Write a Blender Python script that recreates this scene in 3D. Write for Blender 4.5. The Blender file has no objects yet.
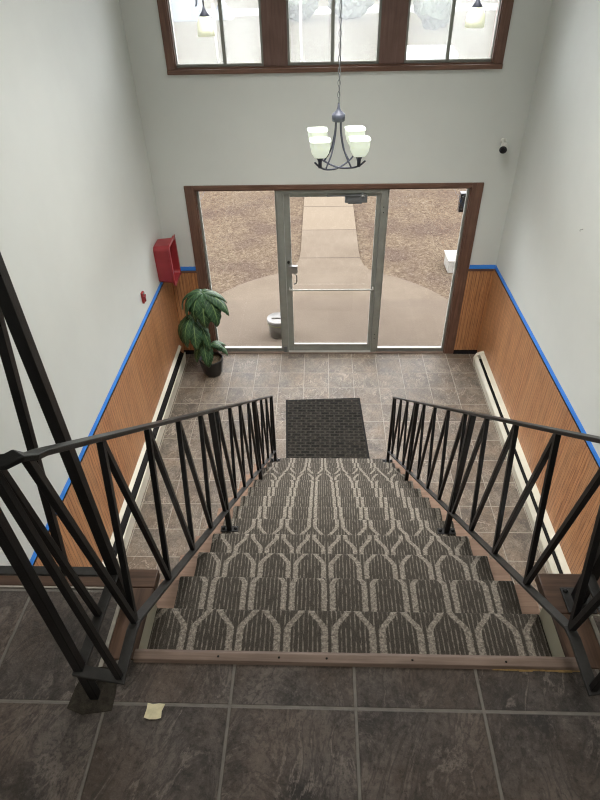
import bpy, bmesh, math, random
from mathutils import Vector, Matrix

random.seed(7)
SC = bpy.context.scene
COL = SC.collection

# ------------------------------------------------------------------ camera
PITCH, YAW, ROLL, FPX = 0.68397, -0.046865, -0.0271056, 563.61
CAMH = 1.65
def setup_camera():
    cy, sy = math.cos(YAW), math.sin(YAW)
    cp, sp = math.cos(PITCH), math.sin(PITCH)
    cr, sr = math.cos(ROLL), math.sin(ROLL)
    F = Vector((sy*cp, cy*cp, -sp)); U = Vector((sy*sp, cy*sp, cp)); R = Vector((cy, -sy, 0))
    Rc = cr*R + sr*U; Uc = cr*U - sr*R
    m = Matrix(((Rc.x, Uc.x, -F.x, 0), (Rc.y, Uc.y, -F.y, 0), (Rc.z, Uc.z, -F.z, CAMH), (0, 0, 0, 1)))
    cd = bpy.data.cameras.new('camera')
    cd.sensor_fit = 'VERTICAL'; cd.sensor_height = 24.0; cd.lens = FPX/800*24.0
    cd.clip_start = 0.02; cd.clip_end = 300
    co = bpy.data.objects.new('camera', cd); COL.objects.link(co)
    co.matrix_world = m
    SC.camera = co
setup_camera()

# ------------------------------------------------------------------ light and exposure
SC.view_settings.view_transform = 'Standard'
SC.view_settings.look = 'None'
SC.view_settings.gamma = 1.0
SC.view_settings.use_curve_mapping = False
SC.view_settings.exposure = 0.62
SC.cycles.filter_width = 1.1
WORLD_STRENGTH = 5.8
HALL_FILL_W = 50.0
LANDING_FILL_W = 15.0
w = bpy.data.worlds.new('overcast_sky'); SC.world = w; w.use_nodes = True
bg = w.node_tree.nodes['Background']
bg.inputs[0].default_value = (0.95, 0.97, 1.0, 1); bg.inputs[1].default_value = WORLD_STRENGTH

ad = bpy.data.lights.new('hall_fill_lamp', 'AREA'); ad.shape = 'RECTANGLE'; ad.size = 1.6; ad.size_y = 1.6  # fill lamp added above the view to brighten stairs and lower floor
ad.energy = HALL_FILL_W; ad.color = (1.0, 0.975, 0.93)
ao = bpy.data.objects.new('hall_fill_lamp', ad); COL.objects.link(ao); ao.location = (0.11, 3.6, 3.02); ad.spread = math.radians(95)
ad = bpy.data.lights.new('landing_fill_lamp', 'AREA'); ad.shape = 'DISK'; ad.size = .42  # second added fill, behind the viewer, lifts the dim landing
ad.energy = LANDING_FILL_W; ad.color = (1.0, 0.93, 0.84)
ao = bpy.data.objects.new('landing_fill_lamp', ad); COL.objects.link(ao); ao.location = (0.11, -.35, 3.02)

# ------------------------------------------------------------------ key measures
FL = -2.54                       # lower floor
D = 6.109                        # front wall, inner face
WL, WR = -1.808, 2.027           # side walls
YB = -1.7                        # wall behind the viewer
CEIL = 3.15
RISE, RUN = 0.1893, 0.24823
NOSE_Y, NOSE_Z = 1.018, -0.08
NSTEP = 13
def ny(k): return NOSE_Y + (k-1)*RUN
def nz(k): return NOSE_Z - (k-1)*RISE
GLY = D + 0.06                   # plane of the glazing
def at(x, z, y=GLY):             # a point measured on the inner wall face, moved back onto plane y
    s = y/D
    return x*s, CAMH + (z-CAMH)*s

# ------------------------------------------------------------------ mesh helpers
class MB:
    def __init__(s): s.v = []; s.f = []; s.uv = None; s.sm = []
    def add(s, vs, fs, smooth=False):
        o = len(s.v); s.v += [tuple(p) for p in vs]
        for f in fs: s.f.append(tuple(i+o for i in f)); s.sm.append(smooth)
        return s
    def box(s, x0, x1, y0, y1, z0, z1):
        v = [(x0,y0,z0),(x1,y0,z0),(x1,y1,z0),(x0,y1,z0),(x0,y0,z1),(x1,y0,z1),(x1,y1,z1),(x0,y1,z1)]
        return s.add(v, [(3,2,1,0),(4,5,6,7),(0,1,5,4),(1,2,6,5),(2,3,7,6),(3,0,4,7)])
    def bar(s, p, q, w, h, up=(0,0,1)):
        p, q = Vector(p), Vector(q); d = (q-p).normalized(); u = Vector(up)
        if abs(d.dot(u)) > .98: u = Vector((0,1,0))
        a = d.cross(u).normalized(); b = a.cross(d).normalized()
        v = []
        for c in (p, q):
            for i, j in ((-1,-1),(1,-1),(1,1),(-1,1)): v.append(c + a*(i*w/2) + b*(j*h/2))
        return s.add(v, [(3,2,1,0),(4,5,6,7),(0,1,5,4),(1,2,6,5),(2,3,7,6),(3,0,4,7)])
    def path(s, pts, w, h):
        """flat bar mitred along a polyline (w across, h thick)"""
        pts = [Vector(p) for p in pts]; n = len(pts); rings = []
        for i, p in enumerate(pts):
            d0 = (pts[i]-pts[i-1]).normalized() if i else (pts[1]-pts[0]).normalized()
            d1 = (pts[i+1]-pts[i]).normalized() if i < n-1 else d0
            def side(d):
                c = d.cross(Vector((0,0,1)))
                return c.normalized()
            a0, a1 = side(d0), side(d1); a = (a0+a1).normalized(); a = a/max(.4, a.dot(a0))
            t = (d0+d1).normalized(); b = a.normalized().cross(t).normalized()
            rings.append([p+a*(i_*w/2)+b*(j_*h/2) for i_, j_ in ((-1,-1),(1,-1),(1,1),(-1,1))])
        v = [q for r in rings for q in r]; f = [(3,2,1,0)]
        for i in range(n-1):
            for k in range(4): f.append((i*4+k, i*4+(k+1)%4, i*4+4+(k+1)%4, i*4+4+k))
        e = (n-1)*4; f.append((e, e+1, e+2, e+3))
        return s.add(v, f)
    def tube(s, pts, r, n=8, cap=True):
        pts = [Vector(p) for p in pts]; m = len(pts)
        rr = r if isinstance(r, (list, tuple)) else [r]*m
        t0 = (pts[1]-pts[0]).normalized()
        a = t0.cross(Vector((0,0,1)) if abs(t0.z) < .9 else Vector((1,0,0))).normalized()
        v = []
        for i, p in enumerate(pts):
            t = (pts[min(i+1,m-1)]-pts[max(i-1,0)]).normalized()
            a = (a - t*a.dot(t)).normalized(); b = t.cross(a)
            for k in range(n):
                g = 2*math.pi*k/n; v.append(p + (a*math.cos(g)+b*math.sin(g))*rr[i])
        f = []
        for i in range(m-1):
            for k in range(n): f.append((i*n+k, i*n+(k+1)%n, (i+1)*n+(k+1)%n, (i+1)*n+k))
        if cap: f.append(tuple(range(n-1,-1,-1))); f.append(tuple((m-1)*n+k for k in range(n)))
        return s.add(v, f, True)
    def lathe(s, prof, c=(0,0,0), n=24, sq=0.0, rot=0.0, cap0=False, cap1=False, axis=None):
        """prof: list of (r,z); sq>0 squares the section"""
        v = []
        M = Matrix.Identity(3) if axis is None else Vector((0,0,1)).rotation_difference(Vector(axis)).to_matrix()
        for r, z in prof:
            for k in range(n):
                g = 2*math.pi*k/n
                q = 1.0
                if sq:
                    p = 2 + 6*sq
                    q = (abs(math.cos(g))**p + abs(math.sin(g))**p)**(-1/p)
                v.append(Vector(c) + M @ Vector((r*q*math.cos(g+rot), r*q*math.sin(g+rot), z)))
        f = []
        for i in range(len(prof)-1):
            for k in range(n): f.append((i*n+k, i*n+(k+1)%n, (i+1)*n+(k+1)%n, (i+1)*n+k))
        if cap0: f.append(tuple(range(n-1,-1,-1)))
        if cap1: f.append(tuple((len(prof)-1)*n+k for k in range(n)))
        return s.add(v, f, True)
    def prism(s, poly, axis, a, b):
        """extrude a 2-D polygon along axis 'x','y' or 'z' from a to b"""
        n = len(poly); v = []
        for t in (a, b):
            for p, q in poly:
                v.append({'x': (t,p,q), 'y': (p,t,q), 'z': (p,q,t)}[axis])
        f = [tuple(range(n-1,-1,-1)), tuple(range(n,2*n))]
        for i in range(n): f.append((i, (i+1)%n, n+(i+1)%n, n+i))
        return s.add(v, f)
    def build(s, name, m, parent=None, bevel=0, seg=2, origin=None):
        me = bpy.data.meshes.new(name)
        vs = s.v
        me.from_pydata(vs, [], s.f)
        bm = bmesh.new(); bm.from_mesh(me); bmesh.ops.recalc_face_normals(bm, faces=bm.faces); bm.to_mesh(me); bm.free()
        for p, sm in zip(me.polygons, s.sm): p.use_smooth = sm
        if s.uv:
            l = me.uv_layers.new(name='UVMap')
            for p in me.polygons:
                for li in p.loop_indices: l.data[li].uv = s.uv[me.loops[li].vertex_index]
        if m: me.materials.append(m)
        o = bpy.data.objects.new(name, me); COL.objects.link(o)
        if parent:
            o.parent = parent
            # geometry is given in world space: undo the parent's place
            o.matrix_parent_inverse = world_of(parent).inverted()
        if bevel:
            b = o.modifiers.new('bevel', 'BEVEL'); b.width = bevel; b.segments = seg; b.limit_method = 'ANGLE'
        return o
_W = {}
def world_of(o):
    return _W.get(o.name, Matrix.Identity(4))
def empty(name, loc, label, cat, group=None):
    o = bpy.data.objects.new(name, None); COL.objects.link(o); o.location = loc
    o.empty_display_size = .1
    _W[o.name] = Matrix.Translation(Vector(loc))
    return tag(o, label, cat, group)
def tag(o, label, cat, group=None, kind=None):
    o['label'] = label; o['category'] = cat
    if group: o['group'] = group
    if kind: o['kind'] = kind
    return o
def struct(o): o['kind'] = 'structure'; return o
def plabel(o, t): o['label'] = t; return o

# ------------------------------------------------------------------ material helpers
class NT:
    def __init__(s, name):
        s.m = bpy.data.materials.new(name); s.m.use_nodes = True; s.t = s.m.node_tree
        s.b = s.t.nodes['Principled BSDF']; s.out = s.t.nodes['Material Output']
    def n(s, typ, **k):
        x = s.t.nodes.new(typ)
        for a, v in k.items(): setattr(x, a, v)
        return x
    def put(s, sock, v):
        if isinstance(v, bpy.types.NodeSocket): s.t.links.new(v, sock)
        elif isinstance(v, (tuple, list)):
            sock.default_value = (*v, 1) if (len(v) == 3 and len(sock.default_value) == 4) else v
        else: sock.default_value = v
    def mth(s, op, a, b=0.0, c=0.0, clamp=False):
        x = s.n('ShaderNodeMath', operation=op, use_clamp=clamp)
        s.put(x.inputs[0], a); s.put(x.inputs[1], b); s.put(x.inputs[2], c); return x.outputs[0]
    def pos(s):
        g = s.n('ShaderNodeNewGeometry'); x = s.n('ShaderNodeSeparateXYZ'); s.t.links.new(g.outputs['Position'], x.inputs[0])
        return g.outputs['Position'], x.outputs[0], x.outputs[1], x.outputs[2]
    def xyz(s, a, b, c):
        x = s.n('ShaderNodeCombineXYZ'); s.put(x.inputs[0], a); s.put(x.inputs[1], b); s.put(x.inputs[2], c); return x.outputs[0]
    def noise(s, vec, scale, detail=3, rough=.55, dist=0):
        x = s.n('ShaderNodeTexNoise'); s.put(x.inputs['Vector'], vec); x.inputs['Scale'].default_value = scale
        x.inputs['Detail'].default_value = detail; x.inputs['Roughness'].default_value = rough
        x.inputs['Distortion'].default_value = dist; return x.outputs['Fac']
    def mix(s, f, a, b, mode='MIX'):
        x = s.n('ShaderNodeMix', data_type='RGBA', blend_type=mode)
        s.put(x.inputs[0], f); s.put(x.inputs[6], a); s.put(x.inputs[7], b); return x.outputs[2]
    def rng(s, v, a, b, c=0., d=1.):
        x = s.n('ShaderNodeMapRange'); s.put(x.inputs[0], v)
        for i, q in enumerate((a, b, c, d)): x.inputs[i+1].default_value = q
        return x.outputs[0]
    def bump(s, h, dist=.002, strength=1.):
        x = s.n('ShaderNodeBump'); s.put(x.inputs['Height'], h); x.inputs['Distance'].default_value = dist
        x.inputs['Strength'].default_value = strength; s.t.links.new(x.outputs[0], s.b.inputs['Normal'])
    def base(s, c): s.put(s.b.inputs['Base Color'], c)
    def set(s, rough=.5, spec=.5, metal=0.):
        s.b.inputs['Roughness'].default_value = rough; s.b.inputs['Specular IOR Level'].default_value = spec
        s.b.inputs['Metallic'].default_value = metal; return s

def plain(name, c, rough=.5, spec=.4, metal=0., var=.08, scale=14, bump=0.):
    t = NT(name).set(rough, spec, metal)
    p, x, y, z = t.pos(); n = t.noise(p, scale, 4)
    a = tuple(v*(1-var) for v in c); b = tuple(min(1, v*(1+var)) for v in c)
    t.base(t.mix(t.rng(n, .3, .7), a, b))
    if bump: t.bump(t.noise(p, scale*8, 3), bump)
    return t.m

def slate(name, g, gx, gy, lo, hi, grout, gw, rough):
    t = NT(name).set(rough, .5 if g > .33 else .28)
    p, x, y, z = t.pos()
    u = t.mth('DIVIDE', t.mth('SUBTRACT', x, gx), g); v = t.mth('DIVIDE', t.mth('SUBTRACT', y, gy), g)
    fu = t.mth('FRACT', u); fv = t.mth('FRACT', v)
    eu = t.mth('MINIMUM', fu, t.mth('SUBTRACT', 1., fu)); ev = t.mth('MINIMUM', fv, t.mth('SUBTRACT', 1., fv))
    e = t.mth('MINIMUM', eu, ev)
    isg = t.rng(e, gw/g*.8, gw/g*1.25, 1., 0.)
    wn = t.n('ShaderNodeTexWhiteNoise', noise_dimensions='2D')
    t.put(wn.inputs['Vector'], t.xyz(t.mth('FLOOR', u), t.mth('FLOOR', v), 0.))
    off = t.mth('MULTIPLY', wn.outputs['Value'], 37.)
    q = t.xyz(t.mth('ADD', x, off), y, off)
    big = t.noise(q, 4.2, 9, .68, .35); fine = t.noise(q, 60, 8, .80)
    cleft = t.noise(t.xyz(t.mth('MULTIPLY', t.mth('ADD', x, off), 1.5), t.mth('ADD', t.mth('MULTIPLY', y, .9), t.mth('MULTIPLY', x, .5)), off), 6.5, 10, .76, .5)
    rid = t.mth('ABSOLUTE', t.mth('SUBTRACT', t.noise(t.xyz(t.mth('ADD', t.mth('MULTIPLY', x, 1.6), off), t.mth('ADD', y, t.mth('MULTIPLY', x, -.8)), 2.), 4.0, 6, .62, .8), .5))
    vein = t.mth('MULTIPLY', t.rng(rid, .004, .020, 1., 0.), t.mth('MULTIPLY', t.rng(t.noise(q, 3.3, 3), .45, .60), t.rng(fine, .35, .6)))
    crack = t.mth('MULTIPLY', t.rng(rid, .020, .045, 0., 1.), t.rng(rid, .045, .075, 1., 0.))
    f = t.mth('ADD', t.mth('ADD', t.mth('MULTIPLY', big, .55), t.mth('MULTIPLY', cleft, .40)), t.mth('MULTIPLY', fine, .25))
    c = t.mix(t.rng(f, .525, .685), lo, hi)
    warm = t.mix(t.rng(t.noise(q, 2.6, 4), .42, .62), c, t.mix(.5, c, tuple(a*b for a, b in zip(hi, (.95, .76, .60)))))
    c = t.mix(.8, c, warm)
    c = t.mix(t.mth('MULTIPLY', vein, .75), c, tuple(min(1, a*1.9) for a in hi))
    c = t.mix(t.rng(fine, .46, .34, 0., .75), c, tuple(a*.55 for a in lo))
    c = t.mix(t.rng(fine, .56, .68, 0., .55), c, tuple(min(1, a*1.5) for a in hi))
    c = t.mix(t.mth('MULTIPLY', crack, .55), c, lo)
    c = t.mix(t.rng(wn.outputs['Value'], 0, 1, 0., .30), c, tuple(a*.9 for a in lo))
    gn = t.mix(t.rng(t.noise(p, 30, 3), .35, .65), grout, tuple(a*.78 for a in grout))
    t.base(t.mix(isg, c, gn))
    t.put(t.b.inputs['Roughness'], t.rng(big, .3, .7, rough-.1, rough+.14))
    t.bump(t.mth('SUBTRACT', t.mth('ADD', t.mth('MULTIPLY', cleft, 1.1), t.mth('MULTIPLY', fine, .5)), t.mth('MULTIPLY', isg, .5)), .009, .9)
    return t.m

def panel_wood(name, axis):
    t = NT(name).set(.42, .4)
    p, x, y, z = t.pos(); a = x if axis == 'x' else y
    st = t.noise(t.xyz(t.mth('MULTIPLY', a, 34.), t.mth('MULTIPLY', z, .8), 0.), 1., 4, .6)
    fine = t.noise(t.xyz(t.mth('MULTIPLY', a, 230.), t.mth('MULTIPLY', z, 5.), 3.), 1., 3, .6)
    brd = t.noise(t.xyz(t.mth('MULTIPLY', a, 5.), t.mth('MULTIPLY', z, .15), 9.), 1., 2)
    c = t.mix(t.rng(st, .32, .68), (.35, .140, .056), (.62, .295, .125))
    c = t.mix(t.mth('MULTIPLY', t.rng(fine, .50, .60), .8), c, (.16, .062, .028))
    c = t.mix(t.rng(brd, .35, .7, 0., .4), c, (.54, .30, .145))
    fr = t.mth('FRACT', t.mth('DIVIDE', a, .0405))
    gr = t.rng(t.mth('ABSOLUTE', t.mth('SUBTRACT', fr, .5)), .44, .475, 0., 1.)
    t.base(t.mix(t.mth('MULTIPLY', gr, .9), c, (.06, .030, .016)))
    t.bump(t.mth('SUBTRACT', t.mth('MULTIPLY', fine, .3), gr), .003, .6)
    return t.m

def wood(name, lo, hi, axis, rough=.45):
    t = NT(name).set(rough, .4)
    p, x, y, z = t.pos()
    k = {'x': (3., 60., 60.), 'y': (60., 3., 60.), 'z': (60., 60., 3.)}[axis]
    q = t.xyz(*[t.mth('MULTIPLY', a, s) for a, s in zip((x, y, z), k)])
    n = t.noise(q, 1., 5, .6, .4); b = t.noise(p, 7., 3)
    c = t.mix(t.rng(n, .3, .7), lo, hi)
    t.base(t.mix(t.rng(b, .4, .7, 0., .35), c, tuple(v*.72 for v in lo)))
    t.bump(n, .0012, .5)
    return t.m

M = {}
def paint(name, c):
    t = NT(name).set(.62, .3)
    p, x, y, z = t.pos()
    n = t.noise(p, 2.2, 4); f = t.noise(p, 260, 2)
    t.base(t.mix(t.rng(n, .35, .65), tuple(v*.965 for v in c), c)); t.bump(f, .0006, .5)
    return t.m
M['wall'] = paint('wall_paint', (.685, .712, .682))
M['ceiling'] = paint('ceiling_paint', (.78, .78, .76))
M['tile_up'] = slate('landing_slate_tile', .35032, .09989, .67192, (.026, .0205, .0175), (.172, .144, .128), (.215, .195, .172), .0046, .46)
M['tile_dn_lit'] = slate('hall_slate_tile_lit', .3033, .100, 5.065, (.112, .092, .074), (.290, .246, .198), (.39, .345, .285), .0042, .50)  # same slate as the landing, the hall's brighter light put into its colour
M['panel_y'] = panel_wood('wainscot_side', 'y'); M['panel_x'] = panel_wood('wainscot_front', 'x')
M['trim_x'] = wood('brown_trim_across', (.105, .053, .036), (.200, .110, .076), 'x')
M['trim_z'] = wood('brown_trim_upright', (.105, .053, .036), (.200, .110, .076), 'z')
M['mull'] = wood('mullion_wood', (.125, .072, .058), (.185, .112, .092), 'z')
M['tread'] = wood('bare_tread_wood', (.220, .130, .085), (.360, .230, .160), 'x', .5)
M['stringer'] = wood('stringer_wood', (.25, .15, .10), (.40, .26, .18), 'y', .5)
M['cap_x'] = wood('landing_edge_wood_x', (.062, .034, .023), (.160, .092, .060), 'x', .38)
M['cap_y'] = wood('landing_edge_wood_y', (.062, .034, .023), (.160, .092, .060), 'y', .38)
M['strip'] = wood('reducer_strip_wood', (.150, .105, .082), (.300, .220, .178), 'x', .5)
M['iron'] = plain('black_iron', (.006, .006, .0065), .40, .42, 0., .25, 30, .0004)
M['iron_worn'] = plain('dusty_iron', (.030, .029, .028), .5, .4, 0., .45, 16, .0004)
M['alu'] = plain('weathered_aluminium', (.265, .275, .250), .45, .5, .15, .12, 9)
M['alu_pale'] = plain('pale_aluminium', (.46, .46, .42), .4, .5, .2, .1, 9)
M['steel'] = plain('brushed_steel', (.30, .30, .29), .35, .5, .6, .08, 20)
M['cream'] = plain('cream_enamel', (.66, .63, .52), .4, .45, 0., .05, 6)
M['slot'] = plain('heater_dark_inside', (.012, .011, .010), .7, .2)
M['red'] = plain('red_plastic', (.30, .030, .036), .38, .5, 0., .1, 8)
M['redpaint'] = plain('red_painted_metal', (.30, .03, .03), .4, .5)
M['pot'] = plain('black_pot', (.017, .016, .016), .45, .5)
M['rubber'] = plain('mat_rubber', (.018, .017, .016), .85, .1)
M['soil'] = plain('potting_soil', (.12, .085, .05), .9, .1, 0., .5, 60, .004)
M['offwhite'] = plain('weathered_white', (0.166, 0.155, 0.137), .6, .3, 0., .15, 12)
M['white'] = plain('white_plastic', (.72, .71, .66), .4, .5)
M['black'] = plain('black_plastic', (.010, .011, .015), .25, .5)
M['darkgrey'] = plain('dark_grey_metal', (.17, .18, .19), .4, .5, .3)
M['bronze'] = plain('lamp_bronze', (.075, .082, .110), .5, .4, .15, .15, 20)
M['paper'] = plain('yellowed_scrap', (.74, .68, .46), .8, .2, 0., .12, 40)
M['glue'] = plain('old_adhesive', (.36, .24, .10), .6, .3, 0., .3, 80)
M['patch'] = plain('rough_mortar', (.050, .043, .034), .9, .2, 0., .45, 45, .005)
M['grout'] = plain('pale_grout_line', (.42, .39, .34), .85, .2, 0., .15, 40)
M['drywall'] = plain('cream_painted_board', (.60, .57, .45), .6, .3, 0., .06, 8)
M['bucket'] = plain('white_bucket', (0.092, 0.084, 0.073), .35, .5)
M['yellow'] = plain('green_yellow_band', (0.149, 0.164, 0.036), .5, .4)
M['carwhite'] = plain('pale_blue_car_paint', (0.143, 0.166, 0.184), .25, .5)
M['carglass'] = plain('car_window', (0.089, 0.107, 0.121), .12, .6)
M['tyre'] = plain('tyre_rubber', (.03, .03, .03), .8, .2)
M['shed'] = plain('pale_blue_siding', (0.097, 0.115, 0.134), .6, .3)
M['shedroof'] = plain('grey_shingle', (0.107, 0.110, 0.117), .8, .2)
M['road'] = plain('pale_asphalt', (0.120, 0.120, 0.118), .9, .2, 0., .06, 2)
M['bushgreen'] = plain('dull_evergreen', (0.036, 0.047, 0.030), .8, .2, 0., .5, 6)

def tape():
    t = NT('blue_painters_tape').set(.55, .35)
    p, x, y, z = t.pos()
    n = t.noise(p, 9, 4, .6)
    c = t.mix(t.rng(t.noise(p, 3, 2), .4, .6), (.045, .25, .80), (.060, .30, .90))
    t.base(t.mix(t.rng(n, .70, .73), c, (.66, .68, .66)))
    return t.m
M['tape'] = tape()

def glass(name, dust, tint=(1, 1, 1), refl=.05):
    t = NT(name); nt = t.t; nt.nodes.remove(t.b)
    tr = t.n('ShaderNodeBsdfTransparent'); tr.inputs[0].default_value = (*tint, 1)
    gl = t.n('ShaderNodeBsdfGlossy'); gl.inputs['Roughness'].default_value = .25 if dust else .03; gl.inputs[0].default_value = (1, 1, 1, 1)
    fr = t.n('ShaderNodeFresnel'); fr.inputs[0].default_value = 1.30
    mx = t.n('ShaderNodeMixShader'); nt.links.new(t.mth('MULTIPLY', fr.outputs[0], refl/.05), mx.inputs[0])
    nt.links.new(tr.outputs[0], mx.inputs[1]); nt.links.new(gl.outputs[0], mx.inputs[2])
    o = mx.outputs[0]
    if dust:
        tl = t.n('ShaderNodeBsdfTranslucent'); tl.inputs[0].default_value = (.97, .99, 1., 1)
        p, x, y, z = t.pos()
        n = t.noise(t.xyz(t.mth('MULTIPLY', x, 2.), y, z), 2.2, 4)
        m2 = t.n('ShaderNodeMixShader'); nt.links.new(t.rng(n, .3, .7, dust*.85, dust*1.15), m2.inputs[0])
        nt.links.new(o, m2.inputs[1]); nt.links.new(tl.outputs[0], m2.inputs[2]); o = m2.outputs[0]
    nt.links.new(o, t.out.inputs[0])
    return t.m
M['glass'] = glass('door_glass', .0)
M['glass_dusty'] = glass('hazy_upper_glass', .095)

def shade_mat(name, c, e):
    t = NT(name).set(.3, .4)
    p, x, y, z = t.pos()
    col = t.mix(t.rng(t.noise(p, 25, 3), .35, .65), c, tuple(v*.9 for v in c))
    t.base(col); t.put(t.b.inputs['Emission Color'], col); t.b.inputs['Emission Strength'].default_value = e
    return t.m
M['shade'] = shade_mat('lit_frosted_glass', (.84, .92, .76), .35)
M['shade_warm'] = shade_mat('lit_pale_amber_glass', (.84, .87, .66), .32)
M['bulb'] = shade_mat('lamp_bulb_glow', (1., .98, .88), 1.8)
M['diffuser'] = shade_mat('fill_diffuser_glow', (1., .98, .93), 1.5)  # glow of the two added ceiling fill fixtures

def leafmat():
    t = NT('leaf_green').set(.5, .22)
    uv = t.n('ShaderNodeUVMap'); sx = t.n('ShaderNodeSeparateXYZ'); t.t.links.new(uv.outputs[0], sx.inputs[0])
    p, x, y, z = t.pos()
    u = t.mth('ABSOLUTE', sx.outputs[0])
    rib = t.rng(u, .03, .10, 1., 0.)
    side = t.mth('FRACT', t.mth('SUBTRACT', t.mth('MULTIPLY', sx.outputs[1], 9.), t.mth('MULTIPLY', u, 1.6)))
    side = t.mth('MULTIPLY', t.rng(t.mth('ABSOLUTE', t.mth('SUBTRACT', side, .5)), .02, .1, 1., 0.), .35)
    c = t.mix(t.rng(t.noise(p, 18, 3), .35, .65), (.018, .048, .022), (.045, .100, .045))
    c = t.mix(t.mth('MAXIMUM', t.mth('MULTIPLY', rib, .7), side), c, (.20, .30, .11))
    t.base(c)
    return t.m
M['leaf'] = leafmat()
M['stem'] = plain('plant_stem', (.10, .12, .05), .6, .3)

def carpet():
    t = NT('trellis_carpet').set(.95, .1)
    uv = t.n('ShaderNodeUVMap'); sx = t.n('ShaderNodeSeparateXYZ'); t.t.links.new(uv.outputs[0], sx.inputs[0])
    u, v = sx.outputs[0], sx.outputs[1]
    PX, H = .153, CARPET_H
    P = 2*H
    wob = t.mth('MULTIPLY', t.mth('SUBTRACT', t.noise(t.xyz(u, v, 0.), 120, 2), .5), .010)
    u2 = t.mth('ADD', u, wob)
    tt = t.mth('FRACT', t.mth('DIVIDE', t.mth('ADD', v, CARPET_PHASE), P))
    tri = t.mth('SUBTRACT', t.mth('MULTIPLY', t.mth('ABSOLUTE', t.mth('SUBTRACT', tt, .5)), 4.), 1.)
    ww = t.mth('MINIMUM', t.mth('MAXIMUM', t.mth('MULTIPLY', tri, 2.7), -1.), 1.)
    ww = t.mth('SINE', t.mth('MULTIPLY', ww, 1.5708))
    hw = t.mth('ADD', t.mth('MULTIPLY', ww, .145), .25)
    a = t.mth('ABSOLUTE', t.mth('SUBTRACT', t.mth('FRACT', t.mth('DIVIDE', t.mth('ADD', u2, .045), PX)), .5))
    band = t.rng(t.mth('ABSOLUTE', t.mth('SUBTRACT', a, hw)), .060, .080, 1., 0.)
    sn = t.noise(t.xyz(t.mth('MULTIPLY', u, 190.), t.mth('MULTIPLY', v, 24.), 0.), 1., 2, .5)
    fr = t.mth('ABSOLUTE', t.mth('SUBTRACT', t.mth('FRACT', t.mth('DIVIDE', u, .0153)), .5))
    st = t.mth('MULTIPLY', t.rng(fr, .13, .20, 1., 0.), t.rng(sn, .42, .52))
    sp = t.noise(t.xyz(u, v, 0.), 330, 2, .6); sp2 = t.noise(t.xyz(u, v, 5.), 90, 3, .6)
    k = t.mth('MAXIMUM', band, t.mth('MULTIPLY', st, .62))
    k = t.mth('MULTIPLY', t.mth('MULTIPLY', k, t.rng(sp2, .34, .62, .35, 1.)), t.rng(t.noise(t.xyz(u, v, 2.), 170, 2, .7), .36, .56, .45, 1.))
    c = t.mix(k, (.050, .044, .038), (.48, .43, .365))
    c = t.mix(t.rng(sp, .35, .7, 0., .45), c, (.17, .15, .125))
    t.base(c)
    t.bump(t.mth('ADD', t.mth('MULTIPLY', sp, 1.), t.mth('MULTIPLY', k, .5)), .006, .7)
    return t.m
CARPET_S = .4612
CARPET_H = (CARPET_S-.030)/2
CARPET_PHASE = .0796
M['carpet'] = carpet()

def matmat():
    t = NT('door_mat_weave').set(.95, .1)
    p, x, y, z = t.pos()
    u = t.mth('DIVIDE', x, .105); v = t.mth('DIVIDE', y, .045)
    row = t.mth('FLOOR', v)
    odd = t.mth('FRACT', t.mth('MULTIPLY', row, .5))
    fu = t.mth('FRACT', t.mth('ADD', u, odd))
    m = t.mth('MULTIPLY', t.rng(t.mth('ABSOLUTE', t.mth('SUBTRACT', fu, .5)), .36, .46, 0., 1.), 1.)
    m = t.mth('MAXIMUM', m, t.rng(t.mth('ABSOLUTE', t.mth('SUBTRACT', t.mth('FRACT', v), .5)), .34, .46, 0., 1.))
    n = t.noise(p, 26, 3, .6); f = t.noise(p, 240, 2)
    c = t.mix(t.rng(n, .35, .65), (0.011, 0.010, 0.008), (0.028, 0.024, 0.019))
    wn = t.n('ShaderNodeTexWhiteNoise', noise_dimensions='2D'); t.put(wn.inputs['Vector'], t.xyz(t.mth('FLOOR', t.mth('ADD', u, odd)), row, 0.))
    c = t.mix(t.rng(wn.outputs['Value'], .35, .8, 0., .8), c, (.009, .008, .007))
    c = t.mix(t.mth('MULTIPLY', m, .7), c, (0.050, 0.044, 0.035))
    c = t.mix(t.rng(f, .6, .72, 0., .7), c, (0.095, 0.085, 0.070))
    t.base(c); t.bump(t.mth('SUBTRACT', f, m), .006, .8)
    return t.m
M['mat'] = matmat()

def concrete():
    t = NT('pale_concrete').set(.85, .0)
    p, x, y, z = t.pos()
    n = t.noise(p, 1.3, 5, .6); f = t.noise(p, 40, 3)
    c = t.mix(t.rng(n, .35, .65), (0.0794, 0.0627, 0.0475), (0.0992, 0.0802, 0.0617))
    c = t.mix(t.rng(f, .55, .75, 0., .35), c, (0.0722, 0.0562, 0.0446))
    j0 = t.rng(t.mth('ABSOLUTE', t.mth('SUBTRACT', t.mth('FRACT', t.mth('DIVIDE', t.mth('SUBTRACT', y, 7.895), 1.212)), .5)), .486, .492, 0., 1.)
    j = t.mth('MULTIPLY', j0, t.rng(y, 8.9, 8.95))
    old = t.rng(y, 7.60, 7.68, .45, 0.)
    c = t.mix(t.mth('MULTIPLY', old, t.rng(t.noise(p, .9, 3), .3, .6, .5, 1.)), c, (0.0722, 0.0580, 0.0475))
    c = t.mix(t.rng(y, 10.28, 10.34, 0., .6), c, (0.1191, 0.0958, 0.0711))
    t.base(t.mix(t.mth('MULTIPLY', j, .9), c, (0.0442, 0.0341, 0.0276))); t.bump(f, .002)
    return t.m
M['concrete'] = concrete()
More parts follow.
